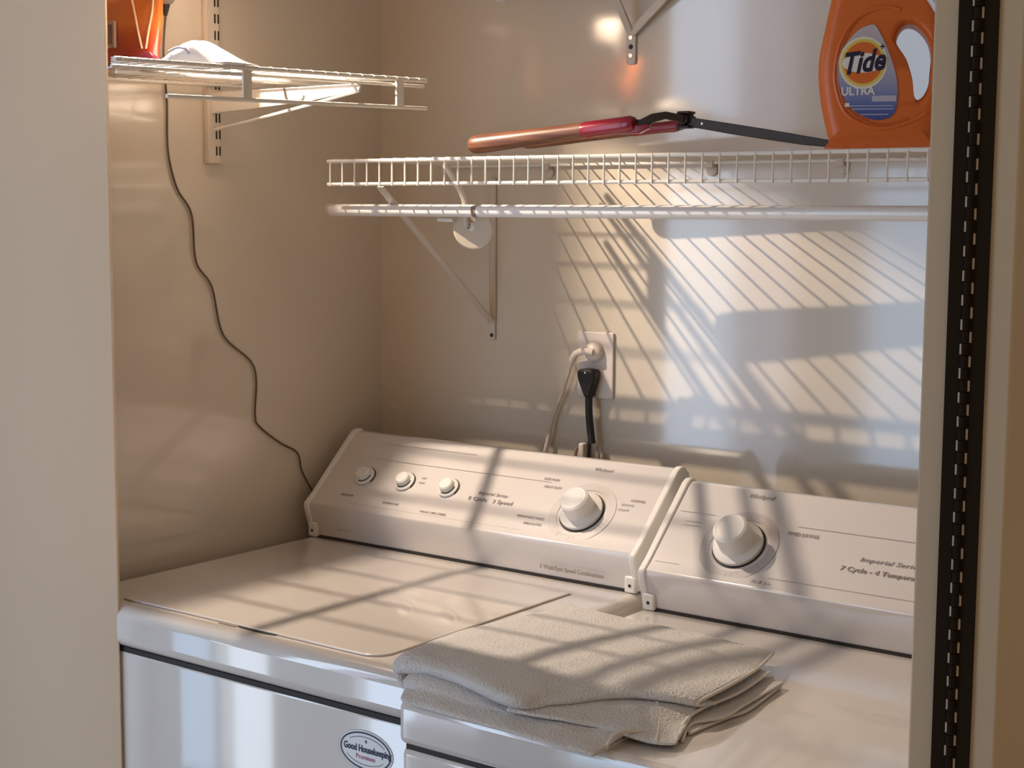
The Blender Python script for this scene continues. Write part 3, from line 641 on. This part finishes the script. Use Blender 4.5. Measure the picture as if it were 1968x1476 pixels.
def shell(bm, outer, inner, y0, y1, rb):
    """rounded slab with a hole: layered rings"""
    if area(outer) < 0: outer = outer[::-1]
    if area(inner) < 0: inner = inner[::-1]
    lay = []
    N = 5
    for k in range(N+1):
        a = PI/2*k/N; lay.append((y0+rb*(1-math.sin(a)), rb*(1-math.cos(a))))
    front = lay[::-1][::1]
    seq = [(y, d) for y, d in [(y0+rb*(1-math.cos(PI/2*k/N)), rb*(1-math.sin(PI/2*k/N))) for k in range(N+1)]]
    seq += [(y0+y1-y, d) for y, d in seq[::-1]]
    RO = [[bm.verts.new((p[0], y, p[1])) for p in inset(outer, d)] for y, d in seq]
    RI = [[bm.verts.new((p[0], y, p[1])) for p in inset(inner, -d*0.45)] for y, d in seq]
    for R in (RO, RI):
        for a, b in zip(R[:-1], R[1:]):
            n = len(a)
            for i in range(n): bm.faces.new((a[i], a[(i+1) % n], b[(i+1) % n], b[i]))
    from mathutils.geometry import tessellate_polygon
    for k in (0, -1):
        lo_ = [[Vector((v.co.x, v.co.z, 0)) for v in RO[k]], [Vector((v.co.x, v.co.z, 0)) for v in RI[k][::-1]]]
        allv = list(RO[k])+list(RI[k][::-1])
        for t in tessellate_polygon(lo_):
            try: bm.faces.new([allv[q] for q in t])
            except ValueError: pass
    return bm
obj('bottle_body', shell(BM(), cyc(out, 3), cyc(hole, 3), 0.462, 0.546, 0.020), m_orange, bt, angle=50)
obj('bottle_neck', lathe(BM(), (1.029, 0.504, 1.812), (0, 0, 1), [(0.024, 0), (0.024, 0.012), (0.0, 0.012)], 32), m_orange, bt)
obj('bottle_cap', lathe(BM(), (1.029, 0.504, 1.822), (0, 0, 1), [(0.028, 0), (0.029, 0.004), (0.0275, 0.045), (0.024, 0.050), (0, 0.050)], 36), m_cap, bt, label='pale blue-grey screw cap')
obj('handle_sleeve', tube(BM(), smoothpts([(1.082, 0.4610, 1.768), (1.100, 0.4610, 1.752), (1.112, 0.4610, 1.735)], 5), 0.0060, 8), m_cap, bt, label='pale sleeve on the handle shoulder')
def slab(P_, y0, y1): return prism(BM(), P_, 'y', y0, y1)
tear = cyc([(1.0191, 1.7174), (1.0255, 1.7185), (1.0313, 1.714), (1.0456, 1.6884), (1.0579, 1.6565), (1.0616, 1.6303), (1.0582, 1.6076), (1.0465, 1.5995), (1.0302, 1.5987), (1.012, 1.6045), (0.9934, 1.6198), (0.9817, 1.6436), (0.9781, 1.6637), (0.9819, 1.6834), (0.9959, 1.7025), (1.0085, 1.7135)], 4)
m_label = grad('label_print', 1.598-TZ, 1.718-TZ, [(0.0, (0.045, 0.075, 0.27)), (0.14, (0.10, 0.15, 0.42)), (0.32, (0.26, 0.30, 0.55)), (0.55, (0.46, 0.46, 0.56)), (1.0, (0.56, 0.52, 0.55))], 0.35)
lb = obj('label', slab(tear, 0.4606, 0.4625), m_label, bt, smooth=False, label='lavender to blue teardrop label')
ry = 0.4620
rim = smoothpts([(x+0.0008, ry, z) for x, z in ((1.060, 1.7365), (1.040, 1.7400), (1.0172, 1.7353), (0.9961, 1.7217), (0.9809, 1.6963), (0.9745, 1.6668), (0.9755, 1.6434), (0.9864, 1.6130), (1.0059, 1.5965), (1.0363, 1.5880), (1.0644, 1.5915), (1.0890, 1.6005), (1.1000, 1.6070))], 5)
obj('body_ridge', tube(BM(), rim, 0.0028, 8), m_orange, bt)
obj('groove_shade', tube(BM(), [Vector((p.x+(0.0045 if p.x < 1.02 else 0), p.y+0.0005, p.z+(0.004 if p.z < 1.61 else 0))) for p in rim[8:-8]], 0.0022, 8), m_orange2, bt)  # darker strip painted as the shade of the moulded groove
LC = Vector((1.0135, 0.4606, 1.6705)); NY = Vector((0, -1, 0))
lg = obj('logo', annulus(BM(), LC, NY, 0.0001, 0.0330, 0.0003), m_cream, lb, label='round logo reading Tide in navy on white, orange and yellow rings')
obj_ = [(0.0001, 0.0295, m_yellow, 0.0005), (0.0001, 0.0258, m_logo, 0.0007)]
TH = Vector((0, 0, 1))
for a_, b2, mm, h_ in obj_:
    pass
# rings are flat prints inside the logo; each is its own thin disc beside it (siblings under the bottle)
for r, mm, h_ in ((0.0298, m_yellow, 0.0006), (0.0262, m_logo, 0.0009)):
    obj('logo_ring', annulus(BM(), LC, NY, 0.0001, r, h_), mm, bt)
wb = ellipse(BM(), LC+Vector((0, -0.0003, 0.000)), 0.0285, 0.0125, 0.0009, 32); obj('logo_band', wb, m_logow, bt, smooth=False)
text('Tide', LC+Vector((0.000, -0.0014, 0.0)), (1, 0, 0.12), (0, 0, 1), 0.038, m_navy, bt, fit=0.056, shear=0.25, bold=0.0011)
text('ULTRA', Vector((1.0075, 0.4604, 1.6345)), (1, 0, 0.02), (0, 0, 1), 0.0145, m_logow, bt, fit=0.046, bold=0.0004)
text('+', Vector((1.0390, 0.4604, 1.6900)), X1, (0, 0, 1), 0.012, m_navy, bt, bold=0.0003)
pl = BM(); box(pl, 1.0270, 1.0600, 0.4598, 0.4607, 1.6215, 1.6290); obj('label_bar', pl, mat('label_bar_print', (0.52, 0.53, 0.62), .4), bt, smooth=False)
for x0, x1, z in ((0.9960, 1.0560, 1.6155), (1.0000, 1.0570, 1.6115), (1.0120, 1.0500, 1.6045)):
    pl = BM(); box(pl, x0, x1, 0.4598, 0.4607, z, z+0.0014); obj('label_line', pl, mat('label_line_print', (0.42, 0.46, 0.62), .4) if 'label_line_print' not in bpy.data.materials else bpy.data.materials['label_line_print'], bt, smooth=False)
pl = BM(); box(pl, 0.9905, 0.9965, 0.4598, 0.4607, 1.6150, 1.6200); obj('label_mark', pl, m_logow, bt, smooth=False)
obj('upper_mark', annulus(BM(), (1.0005, 0.4610, 1.7615), NY, 0.0001, 0.0105, 0.0006), m_cap, bt, label='small round printed mark at the top')
obj('upper_mark_dot', annulus(BM(), (1.0005, 0.4604, 1.7620), NY, 0.0030, 0.0070, 0.0006), m_navy, bt)

# the bottle stands turned towards the room
TC = Vector((1.03, 0.50, 0)) - world_loc(bt); TC.z = 0
MT = Matrix.Translation(TC) @ Matrix.Rotation(math.radians(23.0), 4, 'Z') @ Matrix.Diagonal((0.92, 0.92, 1, 1)) @ Matrix.Translation(-TC)
def turn(o):
    o.data.transform(MT)
    for c in o.children: turn(c)
for c in list(bt.children): turn(c)

# ------------------------------------------------------------------ packets on the left shelf
def pillow(cx, cy, z0, rx, ry, hz, nx=14, ny=12, p=2.4, lump=0.0, tilt=0.0, prof=None):
    bm = BM(); V = []
    for j in range(ny+1):
        row = []
        v = -1+2*j/ny
        for i in range(nx+1):
            u = -1+2*i/nx
            h = max(0, 1-abs(u)**p)**0.6*max(0, 1-abs(v)**p)**0.6
            if prof: h *= prof((u+1)/2)
            zz = z0+hz*h+lump*h*math.sin(7*u+3*v)*math.cos(5*v-2*u)
            row.append(bm.verts.new((cx+rx*u, cy+ry*v+tilt*u, zz)))
        V.append(row)
    for j in range(ny):
        for i in range(nx): bm.faces.new((V[j][i], V[j][i+1], V[j+1][i+1], V[j+1][i]))
    bot = []
    for j in range(ny):
        for i in range(nx): pass
    r = bmesh.ops.extrude_face_region(bm, geom=list(bm.faces)); 
    vs = [e for e in r['geom'] if isinstance(e, bmesh.types.BMVert)]
    for q in vs: q.co.z = z0-0.0006
    return bm
z_l = LZ(0.11)+0.0048
wpk = thing('white_packet', 'crumpled white plastic packet with a crimson end on the left shelf', 'packet', (0.21, 0.085, z_l))
pf = lambda t: 0.45+0.55*math.sin(min(1, t/0.45)*PI/2) if t < 0.45 else max(0.06, 1-((t-0.45)/0.55)**1.1*0.95)
obj('packet_film', pillow(0.2180, 0.080, z_l, 0.078, 0.032, 0.037, 22, 16, 2.6, 0.002, 0, pf), m_pack, wpk, subsurf=1)
obj('packet_end', pillow(0.134, 0.050, z_l, 0.021, 0.012, 0.022, 12, 12, 2.4, 0.002), m_crim, wpk, subsurf=1, label='crimson end of the packet')
obj('packet_print', tube(BM(), smoothpts([(0.176, 0.0535, z_l+0.020), (0.195, 0.0525, z_l+0.0245), (0.210, 0.0525, z_l+0.022), (0.219, 0.0530, z_l+0.014)], 5), 0.0022, 6), m_lavp, wpk, label='lavender printed arc')
# orange pouch
m_pouch = grad('pouch_film', 0.0, 0.12, [(0.0, (0.28, 0.02, 0.05)), (0.22, (0.42, 0.045, 0.02)), (0.42, (0.50, 0.09, 0.02)), (0.55, (0.75, 0.20, 0.035)), (1.0, (0.78, 0.22, 0.04))], 0.22, 0.8)
zp = LZ(0.11)+0.0048
op = thing('orange_pouch', 'glossy orange and crimson pouch standing at the left end of the left shelf', 'pouch', (0.07, 0.08, zp))
bm = BM(); rows = []
prof_p = [(0, 0.92), (0.010, 1.0), (0.03, 1.03), (0.05, 1.08), (0.075, 1.16), (0.10, 1.20), (0.118, 1.20), (0.126, 1.10)]
for h, s in prof_p:
    hw = 0.072*s; th = 0.026*(1-0.6*(h/0.14)**2)*(0.7 if h == 0 else 1)
    rows.append([(0.040+hw*math.cos(a), 0.086+th*math.sin(a)+0.0025*math.sin(9*a+h*80), zp+h) for a in [2*PI*k/28 for k in range(28)]])
R = [[bm.verts.new(p) for p in r] for r in rows]
for a, b in zip(R[:-1], R[1:]):
    for i in range(28): bm.faces.new((a[i], a[(i+1) % 28], b[(i+1) % 28], b[i]))
bm.faces.new(R[0][::-1]); bm.faces.new(R[-1])
obj('pouch_body', bm, m_pouch, op, subsurf=1)
m_hl = mat('pouch_highlight_seam', (0.85, 0.62, 0.42), 0.25)  # pale tone for the painted highlight and the seam
obj('highlight_stripe', tube(BM(), smoothpts([(0.0800, 0.0680, zp+0.105), (0.0890, 0.0660, zp+0.082), (0.0960, 0.0660, zp+0.055), (0.0990, 0.0700, zp+0.030)], 5), 0.0016, 6), m_hl, op, label='pale curved stripe painted as a highlight')  # highlight on the glossy film, painted as a pale stripe
obj('seam_stripe', tube(BM(), smoothpts([(0.1170, 0.078, zp+0.115), (0.1150, 0.077, zp+0.085), (0.1090, 0.074, zp+0.055), (0.1040, 0.073, zp+0.030)], 5), 0.0016, 6), m_hl, op)
pl = BM(); box(pl, 0.010, 0.0500, 0.0560, 0.0570, zp+0.038, zp+0.066); pq = obj('pouch_panel', pl, mat('panel_grey', (0.22, 0.16, 0.13), .4), op, smooth=False, label='small dark printed panel with a pale border')
pl = BM(); box(pl, 0.006, 0.0545, 0.0566, 0.0610, zp+0.033, zp+0.071); obj('panel_border', pl, mat('panel_pale', (0.50, 0.35, 0.30), .4), op, smooth=False)

# ------------------------------------------------------------------ folded towel on the dryer
tw = thing('folded_towel', 'folded light grey terry towel lying on the dryer top at its front left', 'towel', (0.86, 0.10, EZ))
TB = [[(0.7360, -0.0700, 0.911), (0.7814, -0.0739, 0.909), (0.8877, -0.0765, 0.909), (0.9614, -0.0800, 0.909), (1.0034, -0.0800, 0.909)],
      [(0.7160, -0.0725, 0.92), (0.7718, -0.0756, 0.922), (0.885, -0.0768, 0.917), (0.9568, -0.0780, 0.915), (1.0052, -0.0750, 0.914)],
      [(0.7120, -0.0640, 0.931), (0.7693, -0.0583, 0.932), (0.8886, -0.0560, 0.920), (0.9528, -0.0480, 0.917), (1.0056, -0.0400, 0.916)]]
TT = [[(0.7006, -0.0608, 0.934), (0.7683, -0.053, 0.936), (0.8751, -0.078, 0.931), (0.9132, -0.0528, 0.936), (0.9695, 0.0113, 0.938), (1.0091, 0.0334, 0.936), (1.0378, 0.0534, 0.93)],
      [(0.6916, -0.0617, 0.944), (0.7751, -0.0614, 0.948), (0.879, -0.0797, 0.944), (0.907, -0.034, 0.945), (0.968, 0.0134, 0.945), (1.0055, 0.0337, 0.943), (1.0391, 0.0567, 0.936)],
      [(0.6918, -0.0352, 0.952), (0.7504, -0.0162, 0.953), (0.8448, -0.0187, 0.952), (0.8861, 0.0167, 0.95), (0.9506, 0.0495, 0.948), (0.9984, 0.0739, 0.945), (1.0424, 0.1166, 0.938)],
      [(0.6779, 0.0849, 0.948), (0.7357, 0.0962, 0.95), (0.8026, 0.1034, 0.95), (0.8571, 0.1257, 0.948), (0.9189, 0.1585, 0.945), (0.9734, 0.1775, 0.942), (1.0278, 0.2131, 0.932)],
      [(0.6832, 0.3165, 0.935), (0.707, 0.3072, 0.937), (0.7528, 0.2961, 0.938), (0.8126, 0.2932, 0.937), (0.8829, 0.2956, 0.935), (0.951, 0.2969, 0.932), (0.9981, 0.3149, 0.924)]]
TM = [[(0.8711, -0.0776, 0.928), (0.9033, -0.0378, 0.932), (0.9407, -0.0033, 0.933), (0.9766, 0.0286, 0.932), (1.0024, 0.0313, 0.931), (1.0325, 0.0616, 0.925)],
      [(0.876, -0.0754, 0.926), (0.9256, -0.0452, 0.927), (0.9623, -0.0221, 0.926), (1.0075, -0.013, 0.924), (1.0285, -0.0038, 0.92), (1.0393, 0.0341, 0.918)],
      [(0.8693, -0.0752, 0.924), (0.9339, -0.0551, 0.92), (0.966, -0.0411, 0.917), (1.0019, -0.0389, 0.914), (1.0418, -0.0329, 0.911), (1.0568, -0.0212, 0.911)]]
TR = [[(1.0508, -0.0155, 0.911), (1.039, 0.0264, 0.92), (1.038, 0.065, 0.924), (1.0445, 0.1382, 0.925), (1.0335, 0.2349, 0.924)],
      [(1.0556, -0.0082, 0.91), (1.0409, 0.0348, 0.914), (1.06, 0.0735, 0.916), (1.0578, 0.1327, 0.916), (1.0522, 0.233, 0.915)],
      [(1.0498, 0.0164, 0.9105), (1.0515, 0.042, 0.9105), (1.057, 0.0912, 0.9105), (1.0625, 0.1305, 0.9105), (1.0496, 0.2344, 0.9105)]]
def V3(p): return Vector(p)
def fuzz(rows, a=0.0006, z=0.0010):
    out_ = []
    for r in rows:
        out_.append([p+Vector((random.uniform(-a, a), random.uniform(-a, a), random.uniform(-a, a) + z*math.sin(p.x*95+p.y*40)*math.sin(p.y*70-p.x*30))) for p in r])
    return out_
# lower folded half: bulging front, running back under the top half
rb = [[V3(p)+Vector((0.0, 0.33 if i < 4 else 0.28, 0)) for i, p in enumerate(TB[0])]] + [[V3(p) for p in r] for r in TB] + [[V3(p)+Vector((0.004, 0.05, 0.001)) for p in TB[2]], [V3(p)+Vector((-0.012, 0.355, -0.003)) for p in TB[2]]]
rb[0] = [Vector((p.x-0.010, 0.29, 0.9115)) for p in rb[0]]
rb[-1] = [Vector((p.x-0.012, 0.29, 0.926)) for p in rb[-1]]
obj('lower_fold', grid(fuzz(dense(rb, 7, 6))), m_towel, tw, solid=0.004, subsurf=1)
# top half: rolls over at the left and front, ends in a hem at the back and right
rt_ = [[V3(p)+Vector((0.010, 0.03, -0.003)) for p in TT[0]]] + [[V3(p) for p in r] for r in TT]
for i, r in enumerate(rt_):                          # left roll, tucked down to the lower half
    p = r[0]
    r[0] = p+Vector((0.004, 0, 0))
    r.insert(0, Vector((p.x+(0.001 if i < 3 else 0), p.y+0.002, (p.z+0.914)/2+0.002)))
    r.insert(0, Vector((p.x+0.008, p.y+0.006, 0.9135)))
obj('upper_fold', grid(fuzz(dense(rt_, 6, 7))), m_towel, tw, solid=0.0045, subsurf=1)
TMo = [[V3(p)+Vector((0.002*k, -0.0045*k, 0.0035*(k == 2))) for p in r] for k, r in enumerate(TM)]
rm = [[V3(p)+Vector((-0.02, 0.045, -0.003)) for p in TM[0]]] + TMo + [[p+Vector((-0.006, 0.016, -0.001)) for p in TMo[2]]]
obj('middle_flap', grid(fuzz(dense(rm, 6, 6), 0.0004, 0.0006)), m_towel, tw, solid=0.004, subsurf=1)
for i, r in enumerate(TR):
    rr = [V3(p) for p in r]; inner = [Vector((p.x-0.10+0.02*(k == 0), p.y+0.02+0.03*(k < 2), min(p.z+0.003, 0.927))) for k, p in enumerate(rr)]
    if i == 2: inner = [Vector((q.x, q.y, 0.9110)) for q in inner]
    mid = [(a+b)/2 for a, b in zip(rr, inner)]
    obj('towel_layer', grid(dense([rr, mid, inner], 6, 4)), m_towel, tw, solid=0.0028, subsurf=1)
    obj('layer_hem', tube(BM(), smoothpts(rr, 8), 0.0020, 8), m_hem, tw)
# hems
obj('top_hem', tube(BM(), smoothpts([V3(TT[0][6]), V3(TT[1][6])+Vector((0, 0, -0.001)), V3(TT[2][6]), V3(TT[3][6]), (1.012, 0.280, 0.930), V3(TT[4][6])], 8), 0.0022, 8), m_hem, tw)
obj('back_hem', tube(BM(), smoothpts([V3(p) for p in TT[4]], 6), 0.0018, 8), m_towel, tw)
obj('flap_hem', tube(BM(), smoothpts([TMo[0][4]+Vector((-0.002, -0.002, 0.001)), TMo[1][4]+Vector((-0.003, -0.003, 0.001)), TMo[2][4]+Vector((-0.002, -0.002, 0.002))], 8), 0.0022, 8), m_hem, tw, label='raised hem seam across the flap')
obj('lower_hem', tube(BM(), smoothpts([(1.0034, -0.0800, 0.910), (1.0052, -0.0770, 0.917), (1.0060, -0.0600, 0.923), (1.020, -0.035, 0.921), (1.030, -0.022, 0.917)], 8), 0.0022, 8), m_hem, tw)
